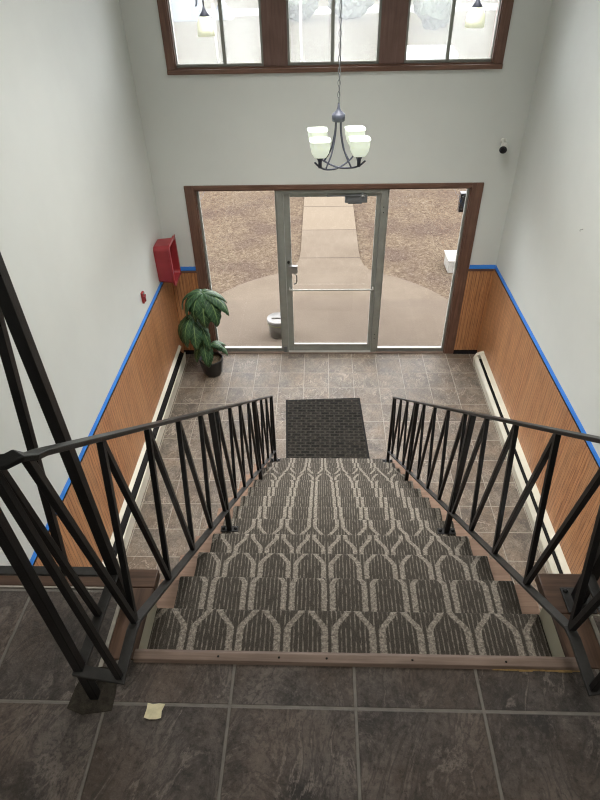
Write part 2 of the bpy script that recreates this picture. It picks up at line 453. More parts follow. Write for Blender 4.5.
def mulch():
    t = NT('dry_mulch_and_dead_grass').set(.95, .0)
    p, x, y, z = t.pos()
    a = t.noise(p, 1.1, 4, .6); b = t.noise(t.xyz(t.mth('MULTIPLY', x, 13.), t.mth('MULTIPLY', y, 13.), 0.), 1., 6, .75, 1.2); f = t.noise(p, 55, 4, .7)
    g = t.noise(p, 24, 6, .8)
    c = t.mix(t.rng(b, .36, .64), (0.0379, 0.0256, 0.0179), (0.0947, 0.0726, 0.0511))
    c = t.mix(t.rng(a, .46, .66, 0., .6), c, (0.0389, 0.0267, 0.0230))
    c = t.mix(t.rng(g, .55, .68, 0., .9), c, (0.1299, 0.1075, 0.0830))
    c = t.mix(t.rng(g, .45, .34, 0., .85), c, (0.0195, 0.0128, 0.0096))
    c = t.mix(t.rng(f, .62, .72, 0., .8), c, (0.1624, 0.1423, 0.1149))
    t.base(c); t.bump(t.mth('ADD', b, g), .015, .5)
    return t.m
M['mulch'] = mulch()
def lawn():
    t = NT('winter_lawn').set(.95, .0)
    p, x, y, z = t.pos()
    n = t.noise(p, .5, 5, .6); f = t.noise(p, 8, 4)
    c = t.mix(t.rng(n, .35, .65), (0.0392, 0.0346, 0.0219), (0.0441, 0.0415, 0.0280))
    t.base(t.mix(t.rng(f, .5, .7, 0., .3), c, (0.0298, 0.0268, 0.0173)))
    return t.m
M['lawn'] = lawn()

# ------------------------------------------------------------------ the setting
struct(MB().box(WL-.1, WR+.1, .5, D+.14, FL-.15, FL).build('floor', M['tile_dn_lit']))
b = MB()
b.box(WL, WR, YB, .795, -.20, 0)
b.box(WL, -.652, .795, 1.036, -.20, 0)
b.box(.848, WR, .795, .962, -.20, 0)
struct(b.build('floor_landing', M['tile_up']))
struct(MB().box(WL-.14, WL, YB-.14, D+.14, FL-.15, CEIL).build('wall_left', M['wall']))
struct(MB().box(WR, WR+.14, YB-.14, D+.14, FL-.15, CEIL).build('wall_right', M['wall']))
struct(MB().box(WL, WR, YB-.14, YB, -.2, CEIL).build('wall_back', M['wall']))
struct(MB().box(WL-.14, WR+.14, YB-.14, D+.14, CEIL, CEIL+.12).build('ceiling', M['ceiling']))
# wall under the landing
b = MB()
b.box(WL, -.64, 1.03, 1.08, FL, -.035); b.box(.83, WR, 1.03, 1.08, FL, -.035); b.box(-.64, .83, .72, .78, FL, -.2)
b.box(-.64, -.635, .78, 1.08, FL, -.2); b.box(.825, .83, .78, 1.08, FL, -.2)
struct(b.build('wall_under_landing', M['wall']))
# front wall around the two openings
OL, OR_, OT = -1.372, 1.605, -.414           # entry opening
UL, UR, UB, UT = -1.392, 1.603, .720, 1.95   # upper windows
b = MB()
b.box(WL, OL, D, D+.14, FL, OT); b.box(OR_, WR, D, D+.14, FL, OT)
b.box(WL, WR, D, D+.14, OT, UB)
b.box(WL, UL, D, D+.14, UB, UT); b.box(UR, WR, D, D+.14, UB, UT)
b.box(WL, WR, D, D+.14, UT, CEIL)
struct(b.build('wall_front', M['wall']))
# wood-panelled lower walls
PT = -1.357
struct(MB().box(WL, WL+.012, 1.08, D, FL, PT).build('wainscot_left', M['panel_y']))
struct(MB().box(WR-.012, WR, 1.08, D, FL, PT).build('wainscot_right', M['panel_y']))
struct(MB().box(WL+.012, -1.461, D-.012, D, FL, PT).build('wainscot_front_left', M['panel_x']))
struct(MB().box(1.716, WR-.012, D-.012, D, FL, PT).build('wainscot_front_right', M['panel_x']))
struct(MB().box(WL+.012, -1.461, D-.024, D-.012, FL, FL+.055).build('baseboard_front_left', M['black']))
struct(MB().box(1.716, WR-.012, D-.024, D-.012, FL, FL+.055).build('baseboard_front_right', M['black']))
struct(MB().box(WL, WL+.0135, 1.08, D, PT-.010, PT).build('trim_1', M['panel_y']))
struct(MB().box(WR-.0135, WR, 1.08, D, PT-.010, PT).build('trim_2', M['panel_y']))
struct(MB().box(1.716, WR-.018, D-.02, D, PT-.022, PT).build('trim_3', M['trim_x'], bevel=.002))
struct(MB().box(WL+.018, -1.461, D-.02, D, PT-.022, PT).build('trim_4', M['trim_x'], bevel=.002))

# entry casing and jamb liners
def casing(name, l, r, bt, tp, w, wt, bottom=None):
    e = bpy.data.objects.new(name, None); COL.objects.link(e); e['kind'] = 'structure'
    y0, y1 = D-.018, D+.004
    MB().box(l-w, l+.004, y0, y1, bt, tp+wt).build('casing', M['trim_z'], e, bevel=.004)
    MB().box(r-.004, r+w+.01, y0, y1, bt, tp+wt).build('casing', M['trim_z'], e, bevel=.004)
    MB().box(l+.004, r-.004, y0, y1, tp, tp+wt).build('casing', M['trim_x'], e, bevel=.004)
    MB().box(l, l+.016, D, D+.135, bt, tp).build('jamb', M['trim_z'], e)
    MB().box(r-.016, r, D, D+.135, bt, tp).build('jamb', M['trim_z'], e)
    MB().box(l+.016, r-.016, D, D+.135, tp-.016, tp).build('jamb', M['trim_x'], e)
    if bottom:
        MB().box(l-w, r+w+.01, y0-.012, y1, bt-bottom, bt).build('sill', M['trim_x'], e, bevel=.004)
        MB().box(l, r, D, D+.135, bt-.004, bt+.012).build('sill', M['trim_x'], e)
    return e
casing('trim_5', OL, OR_, FL, OT, .103, .046)
casing('trim_6', UL, UR, UB, UT, .074, .074, .040)

# ---- entrance: two sidelights and the aluminium door
GD = .045                                     # frame depth
def frame_rect(name, x0, x1, z0, z1, w, mat, parent, y0=GLY-.022, y1=GLY+.022, wb=None, wt=None):
    wb = w if wb is None else wb; wt = w if wt is None else wt
    b = MB()
    b.box(x0, x0+w, y0, y1, z0, z1); b.box(x1-w, x1, y0, y1, z0, z1)
    b.box(x0+w, x1-w, y0, y1, z1-wt, z1); b.box(x0+w, x1-w, y0, y1, z0, z0+wb)
    return b.build(name, mat, parent, bevel=.003)
def sx(x): return at(x, 0)[0]
def sz(z): return at(0, z)[1]
def holder(name):
    e = bpy.data.objects.new(name, None); COL.objects.link(e); e['kind'] = 'structure'; return e
zt = OT-.016
e = holder('window_4')
frame_rect('window_frame', OL+.016, sx(-.478), FL, zt, .022, M['alu'], e, wb=.05, wt=.014)
MB().box(OL+.04, sx(-.500), GLY-.03, GLY-.022, FL+.046, FL+.062).build('glazing_bead', M['alu_pale'], e)
MB().box(OL+.03, sx(-.49), GLY-.003, GLY+.003, FL+.04, zt-.01).build('pane', M['glass'], e)
e = holder('window_5')
frame_rect('window_frame', sx(.712), OR_-.016, FL, zt, .020, M['alu'], e, wb=.05, wt=.014)
MB().box(sx(.735), OR_-.04, GLY-.03, GLY-.022, FL+.046, FL+.062).build('glazing_bead', M['alu_pale'], e)
MB().box(sx(.72), OR_-.03, GLY-.003, GLY+.003, FL+.04, zt-.01).build('pane', M['glass'], e)
# door frame posts and header
e = holder('trim_7')
MB().box(sx(-.480), sx(-.412), GLY-.05, GLY+.05, FL, zt).build('frame_post', M['alu'], e, bevel=.004)
MB().box(sx(.644), sx(.712), GLY-.05, GLY+.05, FL, zt).build('frame_post', M['alu'], e, bevel=.004)
MB().box(sx(-.412), sx(.644), GLY-.05, GLY+.05, sz(-.45), zt).build('frame_header', M['alu'], e, bevel=.004)
MB().box(sx(-.412), sx(.644), GLY-.06, GLY+.06, FL, FL+.014).build('door_threshold', M['alu_pale'], e, bevel=.004)
MB().box(OL+.016, OR_-.016, D-.015, D+.02, FL, FL+.012).build('floor_edge_strip', M['strip'], e, bevel=.003)
for xx, ss in ((sx(.678), (0,)),):
    for z0 in (-.60, -.66, -2.22, -2.28):
        MB().lathe([(.006, 0), (.006, .004)], (xx, GLY-.054, sz(z0)), 10, cap1=True, cap0=True, axis=(0,-1,0)).build('screw', M['slot'], e)
MB().box(sx(-.468), sx(-.430), GLY-.06, GLY-.05, FL+.012, FL+.10).build('pivot_cover', M['darkgrey'], e, bevel=.003)
# door leaf
e = holder('door_1')
dl, dr, dt_, db = sx(-.408), sx(.640), sz(-.455), FL+.016
b = MB()
b.box(dl, sx(-.340), GLY-.022, GLY+.022, db, dt_); b.box(sx(.598), dr, GLY-.022, GLY+.022, db, dt_)
b.box(sx(-.340), sx(.598), GLY-.022, GLY+.022, sz(-.495), dt_); b.box(sx(-.340), sx(.598), GLY-.022, GLY+.022, db, sz(-2.395))
b.build('door_frame', M['alu'], e, bevel=.004)
MB().box(sx(-.346), sx(.604), GLY-.003, GLY+.003, sz(-2.40), sz(-.49)).build('pane', M['glass'], e)
MB().box(sx(-.338), sx(.596), GLY-.030, GLY-.022, sz(-2.394), sz(-2.380)).build('glazing_bead', M['alu_pale'], e)
yb = GLY-.075
pb = MB().tube([(sx(-.372), GLY-.02, sz(-1.575)), (sx(-.372), yb, sz(-1.58)), (sx(-.34), yb, sz(-1.585)), (sx(.6), yb, sz(-1.583)), (sx(.620), yb, sz(-1.58)), (sx(.620), GLY-.02, sz(-1.575))], .0095, 8)
pb.build('push_bar', M['alu_pale'], e)
lk = MB().box(sx(-.378), sx(-.272), GLY-.062, GLY-.02, sz(-1.375), sz(-1.285)).build('lock_housing', M['steel'], e, bevel=.004)
MB().lathe([(.016, 0), (.016, .02), (.010, .024)], (sx(-.375), GLY-.022, sz(-1.245)), 12, cap1=True, axis=(0,-1,0)).build('lock_cylinder', M['slot'], e)
zz = [(-.318, -1.378), (-.300, -1.385), (-.285, -1.405), (-.282, -1.45), (-.284, -1.49), (-.298, -1.508), (-.318, -1.512)]
MB().tube([(sx(a), GLY-.055, sz(c)) for a, c in zz], .008, 8).build('pull_handle', M['steel'], e)
cl = MB().box(sx(.255), sx(.495), GLY-.075, GLY-.03, sz(-.545), sz(-.470)).build('door_closer', M['darkgrey'], e, bevel=.006)
b = MB(); b.bar((sx(.43), GLY-.075, sz(-.462)), (sx(.06), GLY-.075, sz(-.468)), .022, .010); b.build('closer_arm', M['darkgrey'], cl)
MB().lathe([(.028, 0), (.028, .02), (.018, .024)], (sx(.445), GLY-.065, sz(-.476)), 14, cap1=True).build('closer_spindle', M['steel'], cl)
b = MB().box(sx(.29), sx(.44), GLY-.065, GLY-.035, sz(-.560), sz(-.545)).build('closer_cover', M['darkgrey'], cl, bevel=.004)

# ---- upper windows (three sliding units) with wide brown mullions
units = [(UL+.012, -.535), (-.318, .538), (.762, UR-.012)]
mids = [-.905, .103, 1.165]
for i, ((x0, x1), xm) in enumerate(zip(units, mids)):
    e = holder('window_%d' % (i+1))
    x0, x1, xm = sx(x0), sx(x1), sx(xm)
    frame_rect('window_frame', x0, x1, UB+.012, UT-.01, .026, M['alu'], e, wb=.022)
    MB().box(xm-.016, xm+.016, GLY-.034, GLY+.016, UB+.03, UT-.03).build('meeting_stile', M['alu'], e, bevel=.002)
    MB().box(x0+.024, xm, GLY-.016, GLY-.012, UB+.03, UT-.03).build('pane', M['glass_dusty'], e)
    MB().box(xm, x1-.024, GLY+.008, GLY+.012, UB+.03, UT-.03).build('pane', M['glass_dusty'], e)
    MB().box(x0+.026, x1-.026, GLY-.030, GLY-.022, UB+.030, UB+.040).build('glazing_bead', M['alu_pale'], e)
e = holder('trim_8')
for x0, x1 in ((-.540, -.313), (.533, .767)):
    MB().box(sx(x0), sx(x1), D+.012, D+.135, UB+.012, UT).build('mullion', M['mull'], e, bevel=.005)

# ---- wood edges of the landing
struct(MB().box(WL, -.548, 1.036, 1.106, -.035, .004).build('trim_9', M['cap_x'], bevel=.004))
struct(MB().box(-.640, -.548, .796, 1.034, -.035, .004).build('trim_10', M['cap_y'], bevel=.003))
struct(MB().box(.721, WR, .966, 1.111, -.035, .004).build('trim_11', M['cap_x'], bevel=.004))
struct(MB().box(.721, .834, .796, .964, -.035, .004).build('trim_12', M['cap_y'], bevel=.003))
b = MB().box(-.653, -.641, .770, 1.036, -.02, .0025); b.box(WL, -.653, 1.030, 1.036, -.02, .0025)
struct(b.build('trim_13', M['grout']))
b = MB().box(.835, .848, .796, .964, -.02, .0025); b.box(.848, WR, .960, .966, -.02, .0025)
struct(b.build('trim_14', M['grout']))
struct(MB().box(-.562, -.549, .80, 1.012, -.22, -.036).build('trim_15', M['drywall']))
struct(MB().box(.7205, .735, .80, 1.012, -.22, -.036).build('trim_16', M['drywall']))
# thin cream face of the notch up to the edge of the cap
struct(MB().box(-.5485, -.5475, .80, 1.012, -.12, .0).build('trim_17', M['drywall']))
struct(MB().box(.7198, .7208, .80, 1.012, -.12, .0).build('trim_18', M['drywall']))
b = MB(); 
pv = [(-.705,.655),(-.66,.640),(-.615,.646),(-.578,.652),(-.580,.70),(-.590,.765),(-.640,.772),(-.690,.765),(-.700,.71)]
struct(b.prism(pv, 'z', -.002, .004).build('trim_19', M['patch']))

# ------------------------------------------------------------------ stairs
st = empty('staircase', (.09, 2.5, FL), 'straight wooden staircase with bare pale tread ends between the two railings', 'stairs')
for k in range(1, NSTEP+1):
    xl, xr = (-.626, .813) if k > 1 else (-.547, .719)
    MB().box(xl, xr, ny(k)-RUN-.022, ny(k)-.012, nz(k)-.044, nz(k)-.012).build('tread', M['tread'], st, bevel=.006)
for k in range(1, NSTEP+1):
    zb = nz(k+1)-.012 if k < NSTEP else FL
    MB().box(-.60 if k > 1 else -.547, .787 if k > 1 else .719, ny(k)-.050, ny(k)-.030, zb-.02 if k < NSTEP else zb, nz(k)-.044).build('riser', M['tread'], st)
sl = RISE/RUN
def spoly():
    y0, y1 = 1.10, ny(NSTEP)-.06
    zt0 = nz(1)-.05-(y0-NOSE_Y)*sl-RISE*.99
    zt1 = zt0-(y1-y0)*sl
    return [(y0, zt0), (y1, max(zt1, FL+.02)), (y1, FL), (y1-.20, FL), (y0, zt0-.30)]
for x0, x1 in ((-.600, -.562), (.750, .787)):
    MB().prism(spoly(), 'x', x0, x1).build('stringer', M['stringer'], st)

# runner: one ribbon following every tread, rounded nose and riser
prof = [(.806, nz(1))]
for k in range(1, NSTEP+1):
    Y, Z = ny(k), nz(k); r = .017
    for j in range(0, 7):
        a = math.pi/2 - j*math.pi/6*1.0
        prof.append((Y-r+r*math.cos(a), Z-r+r*math.sin(a)))
    prof.append((Y-.020, Z-2*r-.010)); prof.append((Y-.026, Z-2*r-.03))
    if k < NSTEP:
        prof.append((Y-.026, Z-RISE+.008)); prof.append((Y-.018, Z-RISE))
    else: prof.append((Y-.026, FL+.002))
pp = [prof[0]]
for q in prof[1:]:
    p = pp[-1]; d = math.dist(p, q); n = max(1, int(d/.06))
    for i in range(1, n+1): pp.append((p[0]+(q[0]-p[0])*i/n, p[1]+(q[1]-p[1])*i/n))
NX = 24
def cxl(y): return -.548+.016*(max(y, 1.0)-1.0)
def cxr(y): return .740-.018*(max(y, 1.2)-1.2) if y > 1.03 else .7175
b = MB(); uv = []; s = 0
vs = []; fs = []
for side in (0, 1):
    s = 0
    for i, (y, z) in enumerate(pp):
        if i: s += math.dist(pp[i-1], pp[i])
        if side == 1:
            q0 = pp[max(0, i-1)]; q1 = pp[min(len(pp)-1, i+1)]
            dy, dz = q1[0]-q0[0], q1[1]-q0[1]; l = math.hypot(dy, dz) or 1
            y2, z2 = y+dz/l*.0105, z-dy/l*.0105
        else: y2, z2 = y, z
        L, Rr = cxl(y), cxr(y)
        for j in range(NX+1):
            x = L+(Rr-L)*j/NX
            wob = 0
            if j in (0, NX) and y > 1.03: wob = random.uniform(-.004, .004)
            vs.append((x+wob, y2, z2)); uv.append((x, s+.071 if y < ny(1)+.03 and z > nz(1)-.09 else s))
n1 = len(pp)*(NX+1)
for i in range(len(pp)-1):
    for j in range(NX):
        a = i*(NX+1)+j
        fs.append((a, a+1, a+NX+2, a+NX+1)); fs.append((n1+a, n1+a+NX+1, n1+a+NX+2, n1+a+1))
    for j in (0, NX):
        a = i*(NX+1)+j
        fs.append((a, a+NX+1, n1+a+NX+1, n1+a))
b.add(vs, fs, True); b.uv = uv
tag(b.build('stair_runner', M['carpet']), 'grey and taupe trellis-patterned carpet runner covering all the stairs', 'carpet')

rs = empty('reducer_strip', (.1, .80, 0), 'worn wooden edging strip where slate landing meets the carpet', 'trim strip')
MB().prism([(.788, 0), (.792, .014), (.814, .018), (.824, .012), (.824, -.03), (.795, -.03)], 'x', -.553, .752).build('strip', M['strip'], rs, bevel=.002)
for xx in (-.30, .02, .27, .54, -.12): 
    MB().lathe([(.0035, 0), (.0035, .0006)], (xx, .803, .0165), 8, cap1=True).build('nail_hole', M['slot'], rs)
b = MB()
for i in range(7):
    x = .50+.0375*i; b.box(x, x+.0385, .7855-.0012*(i % 3), .789, 0, .002+.001*(i % 2))
b.box(.752, .764, .786, .800, 0, .005)
plabel(b.build('adhesive_residue', M['glue'], rs), 'yellow dried adhesive under the right end')

# ------------------------------------------------------------------ railings
def zb(y): return -.714-.7627*(y-1.98)
def railing(side, label):
    zt_ = lambda y: -.7627*(y-1.98) + (-.028 if side < 0 else -.040)
    X = (lambda y: -.525+.0245*(y-.7)) if side < 0 else (lambda y: .690-.008*(y-.7))
    root = empty('stair_railing', (X(2), 2.0, nz(5)), label, 'railing', 'stair railings')
    yend = 3.97
    # top rail with return at the landing
    if side < 0: P1, P2, P3 = (-.522, .668), (-.636, .684), (-.627, .982)
    else: P1, P2, P3 = (.690, .664), (.802, .682), (.800, 1.010)
    ztop = zt_(.70)+.012
    up = 1.30
    MB().path([(X(yend), yend, zt_(yend)), (X(2.3), 2.3, zt_(2.3)), (X(.74), .74, zt_(.74)), (X(.71), .712, zt_(.717)), (X(.7)+side*.006, .690, ztop-.001), (X(.7)+side*.022, .676, ztop-.002), (X(.7)+side*.045, .672, ztop-.003), (P2[0], P2[1]-.012, ztop-.004)], .032, .012).build('top_rail', M['iron'], root, bevel=.002)
    MB().path([(P2[0], P2[1], ztop-.004), (P3[0], P3[1], up)], .032, .012).build('top_rail', M['iron'], root, bevel=.002)
    zl = .165
    MB().path([(X(yend), yend, zb(yend)), (X(2.3), 2.3, zb(2.3)), (X(.83), .83, zb(.83)), (X(.795), .795, zl+.006), (P1[0], P1[1], zl), (P2[0], P2[1], zl), (P3[0], P3[1], zl)], .030, .010).build('bottom_rail', M['iron_worn'], root, bevel=.002)
    # posts down to the treads
    for y, k in ((1.93, 5), (3.04, 10), (3.955, 13)):
        x = X(y)
        po = MB().box(x-.0135, x+.0135, y-.0135, y+.0135, nz(k)-.002, zt_(y)).build('post', M['iron'], root, bevel=.002)
        MB().box(x-.048, x+.048, y-.020, y+.018, nz(k), nz(k)+.005).build('base_plate', M['iron'], po, bevel=.002)
        for q in (-.034, .034):
            MB().lathe([(.010, 0), (.010, .007), (.005, .010)], (x+q, y, nz(k)+.006), 8, cap1=True).build('bolt', M['iron'], po)
    x, y = P2
    po = MB().box(x-.0125, x+.0125, y-.006, y+.019, -.02 if side < 0 else 0, ztop).build('post', M['iron'], root, bevel=.002)
    # zigzag balusters
    BW = .0165
    for j in range(12):
        yb_ = .822+.268*j
        for yt in (yb_-.134, yb_+.134):
            if yt > 3.93 or (j == 0 and yt < .6): continue
            yt2 = max(yt, .700)
            MB().bar((X(yb_), yb_, zb(yb_)+.004), (X(yt2), yt2, zt_(yt2)-.004), BW, BW, (1, 0, 0)).build('baluster', M['iron'], root, bevel=.0015)
    # balusters of the return
    if side < 0:
        MB().bar((P1[0], P1[1], zl), (-.577, .672, ztop), BW, BW, (0, 1, 0)).build('baluster', M['iron'], root, bevel=.0015)
        MB().bar((-.632, .842, zl), (-.636, .735, ztop+.10), BW, BW, (1, 0, 0)).build('baluster', M['iron'], root, bevel=.0015)
    else:
        MB().bar((P1[0], P1[1], zl), (.750, .672, ztop), BW, BW, (0, 1, 0)).build('baluster', M['iron'], root, bevel=.0015)
    return root
railing(-1, 'black iron stair railing down the left side of the carpeted stairs')
railing(1, 'black iron stair railing down the right side of the carpeted stairs')

# guards along the landing edge
g = empty('landing_guard', (-1.2, .985, 0), 'black iron guard along the landing edge beside the left wall', 'railing')
MB().path([(-.640, .985, .165), (WL+.004, .985, .165)], .030, .010).build('bottom_rail', M['iron_worn'], g, bevel=.002)
MB().path([(-.627, .985, 1.30), (WL+.004, .985, 1.30)], .032, .012).build('top_rail', M['iron'], g, bevel=.002)
MB().box(-.641, -.613, .971, .999, .002, 1.30).build('post', M['iron'], g, bevel=.002)
for i in range(4):
    x = -.778-.27*i
    MB().bar((x, .985, .168), (x+.143, .985, 1.298), .020, .020, (0, 1, 0)).build('baluster', M['iron'], g, bevel=.0015)
g = empty('landing_guard', (1.4, 1.01, 0), 'black iron guard with bolted base plate on the right landing edge', 'railing')
MB().path([(.815, 1.012, .165), (WR-.004, 1.012, .165)], .030, .010).build('bottom_rail', M['iron_worn'], g, bevel=.002)
MB().path([(.800, 1.012, 1.30), (WR-.004, 1.012, 1.30)], .032, .012).build('top_rail', M['iron'], g, bevel=.002)
MB().box(.802, .836, .996, 1.030, .004, 1.30).build('post', M['iron'], g, bevel=.002)
bp = MB().box(.775, .865, .965, 1.055, .004, .011).build('base_plate', M['iron_worn'], g, bevel=.003)
MB().lathe([(.008, 0), (.008, .005), (.004, .007)], (.788, 1.040, .011), 8, cap1=True).build('bolt', M['iron'], bp)
MB().lathe([(.008, 0), (.008, .005), (.004, .007)], (.852, .978, .011), 8, cap1=True).build('bolt', M['iron'], bp)
for i in range(4):
    x = .97+.27*i
    MB().bar((x, 1.012, .168), (x-.14, 1.012, 1.298), .020, .020, (0, 1, 0)).build('baluster', M['iron'], g, bevel=.0015)

# ------------------------------------------------------------------ painter's tape
def tape_strip(pts, nrm, label):
    """ribbon through (x,y,ztop); nrm = offset direction off the wall"""
    b = MB(); v = []; f = []
    n = 40; (p0, p1) = pts
    for i in range(n+1):
        t = i/n; p = Vector(p0).lerp(Vector(p1), t)
        wa = random.uniform(-.0016, .0016)
        for d in (.0005, .0022):
            for dz in (-.052+wa, wa): v.append(p+Vector(nrm)*d+Vector((0, 0, dz)))
    for i in range(n):
        a = i*4
        f += [(a, a+1, a+5, a+4), (a+2, a+6, a+7, a+3), (a+1, a+3, a+7, a+5), (a, a+4, a+6, a+2)]
    f += [(0, 2, 3, 1), (n*4, n*4+1, n*4+3, n*4+2)]
    b.add(v, f)
    tag(b.build('painters_tape', M['tape']), label, 'tape', 'blue masking tape lines')
ZT = -1.307
tape_strip(((WL, 1.1, ZT), (WL, D-.003, ZT)), (1, 0, 0), 'long blue masking tape line on the left wall above the panelling')
tape_strip(((WR, 1.1, ZT), (WR, D-.003, ZT)), (-1, 0, 0), 'long blue masking tape line on the right wall above the panelling')
tape_strip(((WL+.004, D, ZT), (-1.462, D, ZT)), (0, -1, 0), 'short blue tape piece between red box and door casing')
tape_strip(((1.727, D, ZT), (WR-.004, D, ZT)), (0, -1, 0), 'short blue tape piece right of the door casing')

# ------------------------------------------------------------------ baseboard heaters
def heater(side, y0, y1, label):
    xw = WL+.012 if side < 0 else WR-.012
    s = 1 if side < 0 else -1
    root = empty('baseboard_heater', (xw, (y0+y1)/2, FL), label, 'heater', 'baseboard heaters')
    def P(poly, name, mat, a, b, bev=0):
        return MB().prism([(xw+s*p, FL+q) for p, q in poly], 'y', a, b).build(name, mat, root, bevel=bev)
    if side < 0:
        P([(0, 0), (.004, 0), (.004, .205), (.028, .215), (.028, .225), (.0, .250)], 'back_panel', M['cream'], y0, y1, .001)
        P([(.004, .012), (.052, .012), (.052, .125), (.004, .170)], 'heating_element', M['slot'], y0, y1-.02)
        P([(.058, .004), (.064, .004), (.076, .160), (.066, .164), (.060, .15)], 'front_panel', M['cream'], y0, y1-.03, .001)
        P([(.004, .0), (.058, .0), (.058, .004), (.004, .004)], 'base_pan', M['slot'], y0, y1-.02)
    else:
        P([(0, 0), (.004, 0), (.004, .165), (.050, .178), (.052, .190), (.0, .205)], 'back_panel', M['cream'], y0, y1, .001)
        P([(.004, .012), (.070, .012), (.070, .125), (.004, .155)], 'heating_element', M['slot'], y0, y1-.02)
        P([(.082, .004), (.088, .004), (.104, .120), (.080, .168), (.074, .164), (.096, .120)], 'front_panel', M['cream'], y0, y1, .001)
        P([(0, 0), (.092, 0), (.110, .118), (.084, .176), (.054, .195), (0, .212)], 'end_cap', M['cream'], y1, y1+.05, .004)
    return root
heater(-1, 1.2, 5.93, 'cream baseboard heater with wide dark opening along the left wall')
heater(1, 1.2, 5.80, 'cream baseboard heater with narrow slot and end cap along the right wall')

# ------------------------------------------------------------------ mat
mt = empty('door_mat', (.055, 4.62, FL), 'dark woven rubber-edged mat on the tiles at the foot of the stairs', 'mat')
mt.rotation_euler.z = math.radians(3.0)
def local(o, parent):
    o.parent = parent; o.matrix_parent_inverse = Matrix.Identity(4); return o
o = MB().box(-.435, .435, -.59, .53, .0005, .008).build('rubber_backing', M['rubber'], bevel=.004); local(o, mt)
o = MB().box(-.415, .415, -.57, .51, .008, .013).build('woven_pile', M['mat'], bevel=.002); local(o, mt)

# ------------------------------------------------------------------ wall fittings
# red box, tilted a little, open front facing into the hall
rb = empty('extinguisher_box', (WL, 5.80, -1.085), 'empty red plastic fire extinguisher box on left wall above plant', 'box')
def redbox():
    b = MB(); H, W, T = .225, .150, .018        # half height, half width, wall thickness
    # rounded rectangle rings from the wall (x=0) out to the rim, then back inside
    def ring(x, h, w, r=.05):
        pts = []
        for cx, cz, a0 in ((w-r, h-r, 0), (-(w-r), h-r, 90), (-(w-r), -(h-r), 180), (w-r, -(h-r), 270)):
            for i in range(6):
                a = math.radians(a0+i*18); pts.append((x, cx+r*math.cos(a), cz+r*math.sin(a)))
        return pts
    rings = [ring(.002, H*.93, W*.90), ring(.03, H*.95, W*.92), ring(.165, H*.99, W*.97), ring(.170, H+.016, W+.016), ring(.188, H+.016, W+.016),
             ring(.188, H-T, W-T, .04), ring(.03, H-T-.02, W-T-.012, .04)]
    n = len(rings[0]); v = [p for r in rings for p in r]; f = [tuple(range(n-1, -1, -1))]
    for i in range(len(rings)-1):
        for k in range(n): f.append((i*n+k, i*n+(k+1) % n, (i+1)*n+(k+1) % n, (i+1)*n+k))
    f.append(tuple((len(rings)-1)*n+k for k in range(n)))
    b.add(v, f); return b
o = redbox().build('shell', M['red'], bevel=.003); local(o, rb)
b = MB()
for yy, zz_ in ((.11, .19), (-.11, .19), (.11, -.19), (-.11, -.19)):
    b = MB().lathe([(.009, 0), (.009, .004)], (.188, yy*1.32, zz_*1.24), 8, cap1=True, axis=(1, 0, 0)); o = b.build('rivet', M['redpaint']); local(o, rb)
ps = empty('fire_alarm_pull', (WL, 5.03, -1.115), 'small red fire alarm pull handle on left wall near blue tape', 'alarm')
o = MB().box(.0, .022, -.030, .030, -.060, .055).build('back_plate', M['redpaint'], bevel=.004); local(o, ps)
o = MB().prism([(-.030, .020), (.030, .020), (.026, .002), (.012, -.010), (.010, -.048), (-.010, -.048), (-.012, -.010), (-.026, .002)], 'x', .022, .036).build('pull_handle', M['red'], bevel=.004); local(o, ps)
o = MB().box(.022, .027, -.022, .022, .028, .048).build('label_plate', M['offwhite'], bevel=.001); local(o, ps)

sc = empty('security_camera', (1.832, D, .02), 'small white bullet camera with black lens on the front wall', 'camera')
o = MB().lathe([(.026, 0), (.026, .010), (.018, .016)], (0, 0, .022), 18, cap0=True, cap1=True, axis=(0, -1, 0)).build('mount', M['white']); local(o, sc)
o = MB().tube([(0, -.012, .022), (0, -.035, .016), (-.004, -.05, -.002)], .009, 8).build('bracket', M['white']); local(o, sc)
ax = Vector((-.34, -.86, -.22)).normalized(); c0 = Vector((.018, -.030, -.004))
o = MB().lathe([(.010, 0), (.027, .004), (.036, .02), (.037, .10), (.0375, .108)], c0, 20, cap0=True, axis=ax).build('body', M['white']); local(o, sc)
o = MB().lathe([(.036, .104), (.038, .110), (.036, .116), (.014, .115)], c0, 20, cap1=True, cap0=True, axis=ax).build('lens_face', M['black']); local(o, sc)
hk = empty('wall_hook', (WR, 4.28, -.13), 'tiny metal hook sticking out of the bare right wall', 'hook')
o = MB().tube([(0, 0, .0), (-.012, 0, 0), (-.018, 0, -.004), (-.020, .0, -.012), (-.015, 0, -.017)], .0018, 6).build('hook_wire', M['steel']); local(o, hk)
o = MB().lathe([(.004, 0), (.004, .001)], (0, 0, 0), 10, cap1=True, axis=(-1, 0, 0)).build('screw_plate', M['steel']); local(o, hk)

# scrap on the landing
b = MB()
out = [(-.028,-.020),(-.010,-.026),(.010,-.024),(.024,-.020),(.022,0),(.029,.018),(.010,.021),(-.008,.018),(-.026,.022),(-.024,.004)]
cx, cy_ = -.458, .654
v = [(cx, cy_, .006)] + [(cx+x*.92, cy_+y*.92, .003+.003*(i % 4 == 1)) for i, (x, y) in enumerate(out)]
v += [(p[0], p[1], p[2]-.0015) for p in v]
n = len(out); f = []
for i in range(n):
    f.append((0, 1+i, 1+(i+1) % n)); f.append((n+1, n+2+(i+1) % n, n+2+i)); f.append((1+i, n+2+i, n+2+(i+1) % n, 1+(i+1) % n))
b.add(v, f)
tag(b.build('paper_scrap', M['paper']), 'crumpled pale yellow paper scrap lying on the landing tiles', 'litter')

